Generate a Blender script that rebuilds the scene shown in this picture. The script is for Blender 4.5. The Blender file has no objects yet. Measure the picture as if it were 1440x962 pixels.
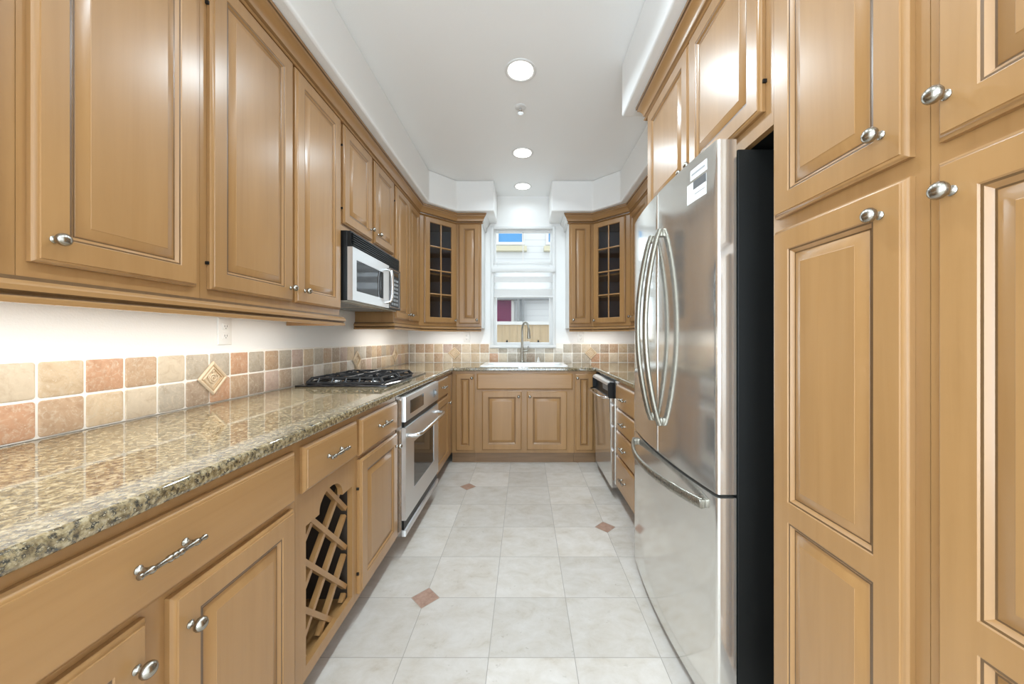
import bpy, bmesh, math, random
from mathutils import Vector, Matrix

random.seed(7)
S = bpy.context.scene
COL = S.collection
PI = math.pi

# ------------------------------------------------------------------ camera, world, lights, exposure
CAM_H = 1.19
cd = bpy.data.cameras.new('camera')
cam = bpy.data.objects.new('camera', cd)
COL.objects.link(cam)
cam.location = (0, 0, CAM_H)
cam.rotation_euler = (PI / 2, 0, 0)
cd.sensor_fit = 'HORIZONTAL'
cd.sensor_width = 36.0
cd.lens = 36.0 * 500 / 1440
cd.shift_x = -18 / 1440
cd.shift_y = -5 / 1440
cd.clip_start = 0.03
S.camera = cam

S.view_settings.view_transform = 'Standard'
S.view_settings.look = 'None'
S.view_settings.gamma = 1
S.view_settings.use_curve_mapping = False
S.view_settings.exposure = 0.45
S.cycles.use_denoising = True
S.cycles.max_bounces = 10
S.cycles.diffuse_bounces = 6
S.cycles.glossy_bounces = 5
S.cycles.transmission_bounces = 6
S.cycles.transparent_max_bounces = 8
S.cycles.sample_clamp_indirect = 8

W = bpy.data.worlds.new('world')
S.world = W
W.use_nodes = True
bg = W.node_tree.nodes['Background']
bg.inputs[0].default_value = (0.93, 0.97, 1.0, 1)
bg.inputs[1].default_value = 1.3

CEIL_Z = 2.823
CAN_POS = [(-.026, 2.166), (-.02, 3.128), (-.023, 3.816), (-.03, 1.2), (-.03, .24), (0, -1.2), (0, -2.6)]
CAN_W = [9.5, 7, .9, 7, 5, 12, 12]
CAN_SPREAD = 2.6
CAN_COL = (.80, .96, 1.06)
UNDER_W = 2.35
FILL_REAR_W = 62.0
FILL_SIDE_W = 78.0
FILL_COL = (.78, .97, 1.14)

def area(name, loc, rot, sx, sy, power, color=(1, 1, 1), spread=PI, shape='RECTANGLE'):
    l = bpy.data.lights.new(name, 'AREA')
    l.shape = shape
    l.size = sx
    if shape == 'RECTANGLE':
        l.size_y = sy
    l.energy = power
    l.color = color
    l.spread = spread
    o = bpy.data.objects.new(name, l)
    COL.objects.link(o)
    o.location = loc
    o.rotation_euler = rot
    return o

# added fill lamps at unseen, made-up openings behind the camera
area('added_fill_rear', (0, -3.95, 1.35), (PI / 2, 0, 0), 2.2, 2.3, FILL_REAR_W, FILL_COL)
area('added_fill_side', (-1.28, -1.55, 1.3), (0, -PI / 2, 0), 2.2, 1.7, FILL_SIDE_W, FILL_COL)
# slim strips under the wall cabinets
WARM = (.93, .91, .86)
area('strip_light_left', (-1.085, 1.10, 1.292), (0, 0, 0), .05, 1.6, UNDER_W * 1.9, WARM)
area('strip_light_corner', (-1.10, 3.15, 1.292), (0, 0, 0), .05, .6, UNDER_W * .75, WARM)
area('strip_light_back_left', (-.80, 3.85, 1.292), (0, 0, 0), .5, .05, UNDER_W * .55, WARM)
area('strip_light_back_right', (.80, 3.85, 1.292), (0, 0, 0), .5, .05, UNDER_W * .6, WARM)
area('strip_light_right', (1.10, 2.75, 1.292), (0, 0, 0), .05, 1.2, UNDER_W * 1.0, WARM)
# daylight at the kitchen window
area('daylight_window', (-.02, 4.30, 1.78), (-PI / 2, 0, 0), .62, 1.2, 2.5, (.85, .97, 1.08))

# ------------------------------------------------------------------ mesh helpers
class MB:
    def __init__(s):
        s.v, s.f, s.m, s.c = [], [], [], []
    def add(s, vs, fs, mi=0, col=None):
        n = len(s.v)
        s.v += [Vector(p) for p in vs]
        for i, f in enumerate(fs):
            s.f.append([n + k for k in f])
            s.m.append(mi[i] if isinstance(mi, (list, tuple)) else mi)
            s.c.append(col)
        return s
    def box(s, x0, y0, z0, x1, y1, z1, mi=0, r=0):
        x0, x1 = min(x0, x1), max(x0, x1); y0, y1 = min(y0, y1), max(y0, y1); z0, z1 = min(z0, z1), max(z0, z1)
        if r <= 0:
            v = [(x, y, z) for z in (z0, z1) for y in (y0, y1) for x in (x0, x1)]
            return s.add(v, [(0, 2, 3, 1), (4, 5, 7, 6), (0, 1, 5, 4), (2, 6, 7, 3), (0, 4, 6, 2), (1, 3, 7, 5)], mi)
        b = bmesh.new()
        bmesh.ops.create_cube(b, size=1, matrix=Matrix.Translation(((x0 + x1) / 2, (y0 + y1) / 2, (z0 + z1) / 2)) @ Matrix.Diagonal((x1 - x0, y1 - y0, z1 - z0, 1)))
        bmesh.ops.bevel(b, geom=b.edges[:], offset=r, segments=3, affect='EDGES', profile=.5)
        s.bm(b, mi)
        b.free()
        return s
    def bm(s, b, mi=0):
        b.verts.index_update()
        return s.add([v.co.copy() for v in b.verts], [[v.index for v in f.verts] for f in b.faces], mi)
    def fbox(s, F, a0, a1, b0, b1, d0, d1, mi=0, ch=0.0):
        """box in a face frame, with the front arris chamfered by ch"""
        L = [rect(F, a0, a1, b0, b1, 0, d0)]
        if ch:
            L += [rect(F, a0, a1, b0, b1, 0, d1 - ch), rect(F, a0, a1, b0, b1, ch * .35, d1 - ch * .35), rect(F, a0, a1, b0, b1, ch, d1)]
        else:
            L += [rect(F, a0, a1, b0, b1, 0, d1)]
        return s.loops(L, True, True, mi)
    def loops(s, L, cap0=False, cap1=False, mi=0, closed=True, mis=None):
        n = len(L[0]); vs = [p for l in L for p in l]; fs = []; ms = []
        for i in range(len(L) - 1):
            for k in range(n if closed else n - 1):
                k2 = (k + 1) % n
                fs.append((i * n + k, i * n + k2, (i + 1) * n + k2, (i + 1) * n + k))
                ms.append(mis[i] if mis else mi)
        if cap0: fs.append(tuple(range(n))[::-1]); ms.append(mi)
        if cap1: fs.append(tuple((len(L) - 1) * n + k for k in range(n))); ms.append(mi)
        return s.add(vs, fs, ms)
    def lathe(s, prof, O, ax, seg=16, mi=0):
        ax = Vector(ax).normalized(); O = Vector(O)
        t = Vector((0, 0, 1)) if abs(ax.z) < .9 else Vector((1, 0, 0))
        u = ax.cross(t).normalized(); w = ax.cross(u)
        L = [[O + ax * h + (u * math.cos(2 * PI * k / seg) + w * math.sin(2 * PI * k / seg)) * r for k in range(seg)] for r, h in prof]
        return s.loops(L, True, True, mi)
    def tube(s, pts, r, seg=10, mi=0, side=None, r2=None):
        pts = [Vector(p) for p in pts]; n = len(pts); L = []
        up = None
        for i, p in enumerate(pts):
            t = (pts[min(i + 1, n - 1)] - pts[max(i - 1, 0)]).normalized()
            if side is not None:
                u = Vector(side); u = (u - t * u.dot(t)).normalized()
            else:
                if up is None:
                    up = Vector((0, 0, 1)) if abs(t.z) < .9 else Vector((1, 0, 0))
                u = (up - t * up.dot(t)).normalized(); up = u
            w = t.cross(u)
            ra = r[i] if isinstance(r, (list, tuple)) else r
            rb = ra if r2 is None else r2
            L.append([p + u * (math.cos(2 * PI * k / seg) * ra) + w * (math.sin(2 * PI * k / seg) * rb) for k in range(seg)])
        return s.loops(L, True, True, mi)
    def prism(s, poly, F, d0, d1, mi=0):
        """polygon (a,b) in frame F extruded along d"""
        return s.loops([[F(a, b, d0) for a, b in poly], [F(a, b, d1) for a, b in poly]], True, True, mi)
    def sweep(s, path, prof, glaze=(), white_seg=None):
        P = [Vector((x, y)) for x, y in path]; n = len(P)
        nr = []
        for i in range(n - 1):
            d = (P[i + 1] - P[i]).normalized(); nr.append(Vector((d.y, -d.x)))
        L = []
        for i in range(n):
            if i == 0: m = nr[0]
            elif i == n - 1: m = nr[-1]
            else:
                m = (nr[i - 1] + nr[i]).normalized(); m = m / m.dot(nr[i])
            L.append([Vector((P[i].x + m.x * d, P[i].y + m.y * d, z)) for d, z in prof])
        k0 = len(s.m); s.loops(L, True, True)
        np_ = len(prof)
        for q in range((n - 1) * np_):
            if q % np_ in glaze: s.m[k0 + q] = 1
            if q // np_ == white_seg: s.m[k0 + q] = 2  # this path segment takes the white material
        return s
    def build(s, name, mats, parent=None, angle=32, bevel=None, colors=False):
        me = bpy.data.meshes.new(name)
        off = Vector((0, 0, 0)); q = parent
        while q is not None:
            off += q.location; q = q.parent
        me.from_pydata([tuple(p - off) for p in s.v], [], s.f)
        mats = mats if isinstance(mats, (list, tuple)) else [mats]
        for m in mats: me.materials.append(m)
        me.polygons.foreach_set('material_index', s.m)
        if colors:
            at = me.color_attributes.new('tile_stone', 'FLOAT_COLOR', 'CORNER')
            i = 0
            for p in me.polygons:
                c = s.c[p.index] or (.8, .76, .7)
                for _ in p.loop_indices:
                    at.data[i].color = (*c, 1); i += 1
        b = bmesh.new(); b.from_mesh(me)
        bmesh.ops.recalc_face_normals(b, faces=b.faces)
        b.to_mesh(me); b.free()
        me.polygons.foreach_set('use_smooth', [True] * len(me.polygons))
        me.set_sharp_from_angle(angle=math.radians(angle))
        me.update()
        o = bpy.data.objects.new(name, me)
        COL.objects.link(o)
        if parent is not None: o.parent = parent
        if bevel:
            md = o.modifiers.new('bevel', 'BEVEL'); md.width = bevel; md.segments = 4; md.limit_method = 'ANGLE'; md.angle_limit = math.radians(25)
        return o

def FR(O, A, N):
    O, A, N = Vector(O), Vector(A).normalized(), Vector(N).normalized()
    f = lambda a, b, d=0.0: O + A * a + Vector((0, 0, b)) + N * d
    return f
def FR2(p0, p1):
    a = (Vector(p1) - Vector(p0)).normalized()
    return FR((p0[0], p0[1], 0), (a.x, a.y, 0), (a.y, -a.x, 0))
def nrm(F): return F(0, 0, 1) - F(0, 0, 0)
def alg(F): return F(1, 0, 0) - F(0, 0, 0)
def rect(F, a0, a1, b0, b1, i, d):
    return [F(a0 + i, b0 + i, d), F(a1 - i, b0 + i, d), F(a1 - i, b1 - i, d), F(a0 + i, b1 - i, d)]

def thing(name, label, cat, loc, group=None):
    o = bpy.data.objects.new(name, None)
    COL.objects.link(o); o.location = loc
    o.empty_display_size = .05
    o['label'] = label; o['category'] = cat
    if group: o['group'] = group
    return o
def tag(o, label, cat, group=None):
    o['label'] = label; o['category'] = cat
    if group: o['group'] = group
    return o
def struct(o, label=None, cat=None):
    o['kind'] = 'structure'
    if label: o['label'] = label
    if cat: o['category'] = cat
    return o

# ------------------------------------------------------------------ materials
class NT:
    def __init__(s, name):
        s.mat = bpy.data.materials.new(name); s.mat.use_nodes = True
        s.t = s.mat.node_tree; s.n = s.t.nodes; s.p = s.n['Principled BSDF']
    def node(s, typ, **kw):
        n = s.n.new(typ)
        for k, v in kw.items(): setattr(n, k, v)
        return n
    def link(s, a, b): s.t.links.new(a, b)
    def set(s, sock, v):
        if hasattr(v, 'is_output'): s.link(v, sock)
        else: sock.default_value = v
    def math(s, op, a, b=None, c=None):
        n = s.node('ShaderNodeMath', operation=op)
        s.set(n.inputs[0], a)
        if b is not None: s.set(n.inputs[1], b)
        if c is not None: s.set(n.inputs[2], c)
        return n.outputs[0]
    def noise(s, vec, scale, detail=3, rough=.5, dist=0):
        n = s.node('ShaderNodeTexNoise')
        s.link(vec, n.inputs['Vector']); n.inputs['Scale'].default_value = scale
        n.inputs['Detail'].default_value = detail; n.inputs['Roughness'].default_value = rough; n.inputs['Distortion'].default_value = dist
        return n.outputs['Fac']
    def ramp(s, fac, stops):
        n = s.node('ShaderNodeValToRGB'); e = n.color_ramp.elements
        while len(e) < len(stops): e.new(.5)
        for el, (p, c) in zip(e, stops):
            el.position = p; el.color = (*c, 1) if len(c) == 3 else c
        s.link(fac, n.inputs[0]); return n.outputs[0]
    def mix(s, fac, a, b, mode='MIX'):
        n = s.node('ShaderNodeMix', data_type='RGBA', blend_type=mode)
        s.set(n.inputs[0], fac)
        for i, v in ((6, a), (7, b)):
            s.set(n.inputs[i], v if hasattr(v, 'is_output') else (*v, 1))
        return n.outputs[2]
    def mapping(s, vec, scale):
        n = s.node('ShaderNodeMapping'); s.link(vec, n.inputs[0]); n.inputs['Scale'].default_value = scale
        return n.outputs[0]
    def bump(s, h, strength, dist=.002):
        n = s.node('ShaderNodeBump'); n.inputs['Strength'].default_value = strength; n.inputs['Distance'].default_value = dist
        s.link(h, n.inputs['Height']); s.link(n.outputs[0], s.p.inputs['Normal'])
    def obj(s): return s.node('ShaderNodeTexCoord').outputs['Object']
    def pos(s): return s.node('ShaderNodeNewGeometry').outputs['Position']

def simple(name, col, rough=.5, metal=0, **kw):
    m = NT(name); p = m.p
    p.inputs['Base Color'].default_value = (*col, 1); p.inputs['Roughness'].default_value = rough; p.inputs['Metallic'].default_value = metal
    for k, v in kw.items(): p.inputs[k].default_value = v
    # a touch of tonal life so no surface is a dead flat colour
    f = m.noise(m.obj(), 14, 3)
    c = m.mix(f, tuple(x * .95 for x in col), tuple(min(1, x * 1.05) for x in col))
    m.link(c, p.inputs['Base Color'])
    return m.mat

def wood(name, scale, light, mid, dark):
    m = NT(name)
    v = m.mapping(m.obj(), scale)
    g = m.noise(v, 1.0, 7, .6, .6)
    c = m.ramp(g, [(.25, dark), (.5, mid), (.75, light)])
    blot = m.noise(m.mapping(m.obj(), tuple(max(.35, q * .16) for q in scale)), 1.0, 4, .6, .8)
    c = m.mix(1.0, c, m.ramp(blot, [(.32, (.90, .885, .87)), (.66, (1.06, 1.06, 1.06))]), 'MULTIPLY')
    r = m.node('ShaderNodeObjectInfo').outputs['Random']
    hsv = m.node('ShaderNodeHueSaturation'); m.link(c, hsv.inputs['Color'])
    m.link(m.math('MULTIPLY_ADD', r, .10, .95), hsv.inputs['Value'])
    m.link(hsv.outputs[0], m.p.inputs['Base Color'])
    m.p.inputs['Roughness'].default_value = .40
    m.p.inputs['Specular IOR Level'].default_value = .25
    m.p.inputs['Coat Weight'].default_value = .75
    m.p.inputs['Coat Roughness'].default_value = .27
    m.bump(g, .05, .001)
    return m.mat
WL, WM, WD = (.362, .196, .074), (.345, .184, .068), (.315, .164, .058)
M_WOOD = wood('maple_vertical', (26, 26, 1.6), WL, WM, WD)
M_WOODH = wood('maple_horizontal', (1.6, 1.6, 30), WL, WM, WD)
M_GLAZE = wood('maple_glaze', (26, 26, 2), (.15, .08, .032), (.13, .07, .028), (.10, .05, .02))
M_TOE = wood('toe_kick_wood', (2, 2, 30), (.26, .15, .075), (.22, .125, .06), (.17, .095, .045))
M_INSIDE_SHADE = simple('cabinet_interior_shade', (.045, .03, .02), .7)  # wine rack interior, darkened in colour to stand for the shade inside
M_GLASSIN = simple('glass_cabinet_interior', (.22, .215, .22), .6)

def granite():
    m = NT('granite'); P = m.pos()
    n1 = m.noise(P, 85, 4, .6)
    n2 = m.noise(P, 190, 3, .6)
    c = m.ramp(n1, [(.34, (.085, .06, .03)), (.46, (.21, .155, .078)), (.56, (.32, .25, .14)), (.72, (.45, .38, .255))])
    n3 = m.noise(P, 95, 3, .7)
    c = m.mix(m.ramp(n3, [(.50, (0, 0, 0)), (.59, (.95, .95, .95))]), c, (.03, .028, .022))
    c = m.mix(m.ramp(n2, [(.60, (0, 0, 0)), (.68, (1, 1, 1))]), c, (.46, .39, .27))
    m.link(c, m.p.inputs['Base Color'])
    m.p.inputs['Roughness'].default_value = .05
    m.p.inputs['IOR'].default_value = 1.95
    return m.mat
M_GRANITE = granite()

def paint(name, col, bumpy=.25, scale=170):
    m = NT(name); P = m.pos()
    m.p.inputs['Base Color'].default_value = (*col, 1)
    m.p.inputs['Roughness'].default_value = .55
    h = m.noise(P, scale, 3, .55)
    m.link(m.mix(m.noise(P, 3, 2), tuple(x * .985 for x in col), col), m.p.inputs['Base Color'])
    m.bump(h, bumpy, .003)
    return m.mat
M_WALL = paint('wall_paint', (.84, .83, .81))
M_CEIL = paint('ceiling_paint', (.88, .878, .87), .22)
M_TRIM = paint('trim_paint', (.74, .735, .72), .03)

def floor_mat():
    m = NT('travertine_floor'); P = m.pos()
    sp = m.node('ShaderNodeSeparateXYZ'); m.link(P, sp.inputs[0]); X, Y = sp.outputs[0], sp.outputs[1]
    tx, ty = .321, .306
    cx = m.math('DIVIDE', m.math('ADD', X, .456), tx); cy = m.math('DIVIDE', m.math('SUBTRACT', Y, 1.6316), ty)
    fx, fy = m.math('FRACT', cx), m.math('FRACT', cy)
    ex = m.math('MULTIPLY', m.math('MINIMUM', fx, m.math('SUBTRACT', 1, fx)), tx)
    ey = m.math('MULTIPLY', m.math('MINIMUM', fy, m.math('SUBTRACT', 1, fy)), ty)
    e = m.math('MINIMUM', ex, ey)
    grout = m.math('LESS_THAN', e, .0014)
    dia = None; ring = None
    for px, py in ((-.456, 1.6316), (.507, 2.2436), (-.456, 2.8556), (.507, 1.0196), (-.456, .4076), (.507, 3.4676)):
        d = m.math('ADD', m.math('ABSOLUTE', m.math('SUBTRACT', X, px)), m.math('ABSOLUTE', m.math('SUBTRACT', Y, py)))
        dia = d if dia is None else m.math('MINIMUM', dia, d)
    ind = m.math('LESS_THAN', dia, .066)
    edge = m.math('LESS_THAN', m.math('ABSOLUTE', m.math('SUBTRACT', dia, .066)), .0018)
    cell = m.node('ShaderNodeCombineXYZ'); m.link(m.math('FLOOR', cx), cell.inputs[0]); m.link(m.math('FLOOR', cy), cell.inputs[1])
    wn = m.node('ShaderNodeTexWhiteNoise', noise_dimensions='3D'); m.link(cell.outputs[0], wn.inputs[0])
    rnd = wn.outputs['Value']
    off = m.node('ShaderNodeVectorMath', operation='SCALE'); m.link(wn.outputs['Color'], off.inputs[0]); off.inputs['Scale'].default_value = 9
    vv = m.node('ShaderNodeVectorMath', operation='ADD'); m.link(P, vv.inputs[0]); m.link(off.outputs[0], vv.inputs[1])
    v = vv.outputs[0]
    n1 = m.noise(m.mapping(v, (1, 1.3, 1)), 9, 8, .66, .35)
    c = m.ramp(n1, [(.25, (.43, .365, .295)), (.42, (.515, .46, .40)), (.56, (.555, .505, .455)), (.75, (.61, .565, .52))])
    n2 = m.noise(v, 38, 5, .7)
    pits = m.ramp(n2, [(.62, (0, 0, 0)), (.72, (1, 1, 1))])
    mask = m.ramp(m.noise(v, 3.4, 2), [(.47, (0, 0, 0)), (.62, (.9, .9, .9))])
    c = m.mix(m.mix(1.0, pits, mask, 'MULTIPLY'), c, (.30, .25, .19))
    hsv = m.node('ShaderNodeHueSaturation'); m.link(c, hsv.inputs['Color'])
    m.link(m.math('MULTIPLY_ADD', rnd, .17, .87), hsv.inputs['Value'])
    c = hsv.outputs[0]
    dc = m.ramp(n2, [(.3, (.27, .155, .11)), (.6, (.38, .24, .18))])
    c = m.mix(grout, c, (.30, .275, .24))
    c = m.mix(ind, c, dc)
    c = m.mix(edge, c, (.33, .29, .24))
    m.link(c, m.p.inputs['Base Color'])
    m.p.inputs['Roughness'].default_value = .34
    m.p.inputs['Specular IOR Level'].default_value = .4
    h = m.math('SUBTRACT', m.math('MULTIPLY', n1, .15), m.math('MULTIPLY', grout, 1.0))
    m.bump(h, .25, .002)
    return m.mat
M_FLOOR = floor_mat()

def tile_mat():
    m = NT('tumbled_stone'); P = m.pos()
    a = m.node('ShaderNodeVertexColor', layer_name='tile_stone')
    n1 = m.noise(P, 26, 6, .65, 1.0); n2 = m.noise(P, 130, 3, .6)
    c = m.mix(1.0, a.outputs[0], m.ramp(n1, [(.3, (.84, .78, .72)), (.5, (1, 1, 1)), (.72, (1.1, 1.1, 1.1))]), 'MULTIPLY')
    n3 = m.noise(P, 44, 5, .7, 1.5)
    c = m.mix(m.ramp(n3, [(.50, (0, 0, 0)), (.70, (.75, .75, .75))]), c, (.62, .53, .41))
    c = m.mix(m.ramp(n2, [(.62, (0, 0, 0)), (.72, (.6, .6, .6))]), c, (.72, .64, .52))
    m.link(c, m.p.inputs['Base Color'])
    m.p.inputs['Roughness'].default_value = .5
    m.bump(n1, .25, .003)
    return m.mat
M_TILE = tile_mat()
M_GROUT = simple('backsplash_grout', (.86, .82, .75), .8)
M_ACCENT = simple('carved_stone', (.66, .53, .37), .5)
M_ACCENT_IN = simple('carved_stone_recess', (.46, .31, .17), .6)

def steel(name, col, rough, scale, aniso=0):
    m = NT(name)
    g = m.noise(m.mapping(m.obj(), scale), 1, 4, .6)
    m.link(m.mix(g, tuple(c * .94 for c in col), col), m.p.inputs['Base Color'])
    m.p.inputs['Metallic'].default_value = .87
    m.link(m.math('MULTIPLY_ADD', g, .08, rough - .04), m.p.inputs['Roughness'])
    m.bump(g, .02, .0005)
    if aniso:
        m.p.inputs['Anisotropic'].default_value = aniso
        m.p.inputs['Anisotropic Rotation'].default_value = .25
        tg = m.node('ShaderNodeTangent', direction_type='RADIAL', axis='Z'); m.link(tg.outputs[0], m.p.inputs['Tangent'])
    return m.mat
M_STEEL = steel('stainless_vertical', (.76, .74, .695), .12, (260, 260, 2))
M_STEELH = steel('stainless_horizontal', (.74, .735, .73), .34, (4, 4, 260), .75)
M_CHROME = simple('chrome', (.75, .75, .75), .12, 1)
M_NICKEL = simple('brushed_nickel', (.36, .335, .29), .25, 1)
M_HANDLE = steel('handle_steel', (.31, .29, .245), .28, (200, 200, 3))
M_BLACK = simple('black_plastic', (.007, .007, .007), .35, 0, **{'Specular IOR Level': .3})
M_CASE_AND_SHADE = simple('charcoal_case_and_shade', (.0075, .0075, .0068), .5, 0, **{'Specular IOR Level': .2})
M_BLKGLASS = simple('black_glass', (.012, .012, .014), .05)
M_OVENGLASS = simple('oven_glass', (.03, .025, .02), .04)
M_IRON = simple('cast_iron', (.02, .02, .021), .42)
M_GREY = simple('grey_plastic', (.28, .29, .30), .45)
M_DISP = simple('display_glass', (.035, .028, .022), .08)
M_WHITE = simple('white_plastic', (.80, .79, .76), .35)
M_PORC = simple('white_porcelain', (.88, .88, .87), .12)
M_LABEL = simple('label_white', (.80, .80, .79), .45)
M_LABELD = simple('label_dark', (.10, .10, .10), .45)
M_INK = simple('print_grey', (.35, .35, .35), .6)
M_UNDER = simple('microwave_underside', (.42, .39, .33), .35, .6)

def glass_mat(name, tint=(1, 1, 1), ior=1.45):
    m = NT(name)
    out = m.n['Material Output']
    tr = m.node('ShaderNodeBsdfTransparent'); tr.inputs[0].default_value = (*tint, 1)
    gs = m.node('ShaderNodeBsdfGlossy'); gs.inputs['Roughness'].default_value = .02
    fr = m.node('ShaderNodeFresnel'); fr.inputs[0].default_value = ior
    mx = m.node('ShaderNodeMixShader')
    m.link(fr.outputs[0], mx.inputs[0]); m.link(tr.outputs[0], mx.inputs[1]); m.link(gs.outputs[0], mx.inputs[2])
    m.link(mx.outputs[0], out.inputs[0])
    return m.mat
M_PANE = glass_mat('clear_pane', (.96, .98, .98), 1.14)
M_CABGLASS = glass_mat('cabinet_pane', (.80, .80, .82))

def sheer_mat():
    m = NT('sheer_fabric'); out = m.n['Material Output']
    tr = m.node('ShaderNodeBsdfTransparent')
    df = m.node('ShaderNodeBsdfTranslucent'); df.inputs[0].default_value = (.9, .9, .9, 1)
    mx = m.node('ShaderNodeMixShader'); mx.inputs[0].default_value = .35
    m.link(tr.outputs[0], mx.inputs[1]); m.link(df.outputs[0], mx.inputs[2]); m.link(mx.outputs[0], out.inputs[0])
    return m.mat
M_SHEER = sheer_mat()
def fabric_mat():
    m = NT('blind_fabric'); out = m.n['Material Output']
    df = m.node('ShaderNodeBsdfDiffuse'); df.inputs[0].default_value = (.80, .79, .78, 1)
    tl = m.node('ShaderNodeBsdfTranslucent'); tl.inputs[0].default_value = (.8, .79, .77, 1)
    mx = m.node('ShaderNodeMixShader'); mx.inputs[0].default_value = .45
    m.link(df.outputs[0], mx.inputs[1]); m.link(tl.outputs[0], mx.inputs[2]); m.link(mx.outputs[0], out.inputs[0])
    return m.mat
M_FABRIC = fabric_mat()

def emit(name, col, st):
    m = NT(name); m.p.inputs['Emission Color'].default_value = (*col, 1); m.p.inputs['Emission Strength'].default_value = st
    m.p.inputs['Base Color'].default_value = (.9, .9, .9, 1)
    return m.mat
M_LAMP = emit('lamp_diffuser', (1, .97, .92), 2.0)

def siding():
    m = NT('house_siding'); P = m.pos()
    sp = m.node('ShaderNodeSeparateXYZ'); m.link(P, sp.inputs[0])
    f = m.math('FRACT', m.math('DIVIDE', sp.outputs[2], .16))
    c = m.mix(m.math('LESS_THAN', f, .08), (.74, .76, .78), (.55, .57, .60))
    m.link(c, m.p.inputs['Base Color']); m.p.inputs['Roughness'].default_value = .7
    return m.mat
M_SIDING = siding()
def boards():
    m = NT('fence_boards'); P = m.pos()
    sp = m.node('ShaderNodeSeparateXYZ'); m.link(P, sp.inputs[0])
    f = m.math('FRACT', m.math('DIVIDE', sp.outputs[0], .14))
    n = m.noise(m.mapping(P, (20, 20, 1.5)), 1, 4)
    c = m.ramp(n, [(.3, (.46, .33, .19)), (.7, (.60, .46, .29))])
    c = m.mix(m.math('LESS_THAN', f, .06), c, (.32, .24, .16))
    m.link(c, m.p.inputs['Base Color']); m.p.inputs['Roughness'].default_value = .75
    return m.mat
M_BOARDS = boards()

# ------------------------------------------------------------------ the room
XW = 1.335; YB = 4.08; YR = -4.0
WX0, WX1, WZ0, WZ1 = -.365, .325, 1.105, 2.45       # window opening
struct(MB().box(-XW - .1, YR - .1, -.08, XW + .1, YB + .12, 0).build('floor', M_FLOOR))
struct(MB().box(-XW - .1, YR - .1, CEIL_Z, XW + .1, YB + .12, CEIL_Z + .1).build('ceiling', M_CEIL))
struct(MB().box(-XW - .1, YR, 0, -XW, -2.45, CEIL_Z).box(-XW - .1, -.65, 0, -XW, YB, CEIL_Z).box(-XW - .1, -2.45, 2.45, -XW, -.65, CEIL_Z).build('wall_left', M_WALL))  # unseen gap behind the camera, added for the side fill lamp
struct(MB().box(XW, YR, 0, XW + .1, YB, CEIL_Z).build('wall_right', M_WALL))
def wall_hole(y0, y1, x0, x1, z0, z1):
    m = MB()
    m.box(-XW - .1, y0, 0, x0, y1, CEIL_Z); m.box(x1, y0, 0, XW + .1, y1, CEIL_Z)
    if z0 > 0: m.box(x0, y0, 0, x1, y1, z0)
    m.box(x0, y0, z1, x1, y1, CEIL_Z)
    return m
struct(wall_hole(YB, YB + .12, WX0, WX1, WZ0, WZ1).build('wall_back', M_WALL))
struct(wall_hole(YR - .1, YR, -1.15, 1.15, 0, 2.55).build('wall_front', M_WALL))  # unseen rear opening, added for the rear fill lamp

# dropped soffits above the cabinets (drywall, bull-nosed)
FZ = lambda x, y, z=0.0: Vector((x, y, z))
def soffit(poly, name):
    m = MB().loops([[Vector((x, y, 2.506)) for x, y in poly], [Vector((x, y, CEIL_Z)) for x, y in poly]], True, True)
    return struct(m.build(name, M_WALL, bevel=.014))
soffit([(-XW, -.6), (-.928, -.6), (-.928, 3.44), (-.702, 3.67), (-.317, 3.67), (-.317, YB), (-XW, YB)], 'trim_1')
soffit([(XW, -.6), (.577, -.6), (.577, 2.12), (.928, 2.12), (.928, 3.44), (.702, 3.67), (.276, 3.67), (.276, YB), (XW, YB)], 'trim_2')

# ------------------------------------------------------------------ hardware
def knob(F, a, b, d, parent):
    O = F(a, b, d); s = 1.0
    p = [(.0075, 0), (.008, .002), (.0055, .004), (.0042, .008), (.0045, .0125), (.0088, .0138), (.0128, .0175), (.0140, .0218), (.0130, .0264), (.0096, .0304), (.005, .0326), (.0006, .0332)]
    return MB().lathe(p, O, nrm(F), 18).build('knob', M_NICKEL, parent, 50)

def pull(F, a, b, d, parent, L=.125):
    N = nrm(F); A = alg(F); m = MB()
    O = F(a, b, d + .024) - A * (L / 2)
    prof = [(.0008, 0), (.005, .001), (.0062, .004), (.0050, .007), (.0042, .009)]
    def ring(h): return [(.0046, h - .005), (.0066, h - .003), (.0072, h), (.0066, h + .003), (.0046, h + .005)]
    for t in (.17, .42, .5, .58, .83): prof += ring(L * t)
    prof += [(.0042, L - .009), (.0050, L - .007), (.0062, L - .004), (.005, L - .001), (.0008, L)]
    m.lathe(prof, O, A, 12)
    for t in (.17, .83):
        m.lathe([(.0075, 0), (.0078, .002), (.0046, .005), (.0040, .012), (.0050, .0235)], F(a + (t - .5) * L, b, d), N, 12)
    return m.build('pull', M_NICKEL, parent, 45)

OUT = [(0, .0005), (0, .0105), (.0025, .012), (.006, .0165), (.0085, .0175), (.0095, .020)]
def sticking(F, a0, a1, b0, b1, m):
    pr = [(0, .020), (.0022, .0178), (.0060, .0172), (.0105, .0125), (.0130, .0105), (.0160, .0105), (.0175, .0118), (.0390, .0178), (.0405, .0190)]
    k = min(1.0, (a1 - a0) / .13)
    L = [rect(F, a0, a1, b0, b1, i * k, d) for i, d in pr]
    m.loops(L, False, True, 0, mis=[0, 1, 0, 0, 1, 0, 0, 0])

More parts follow.
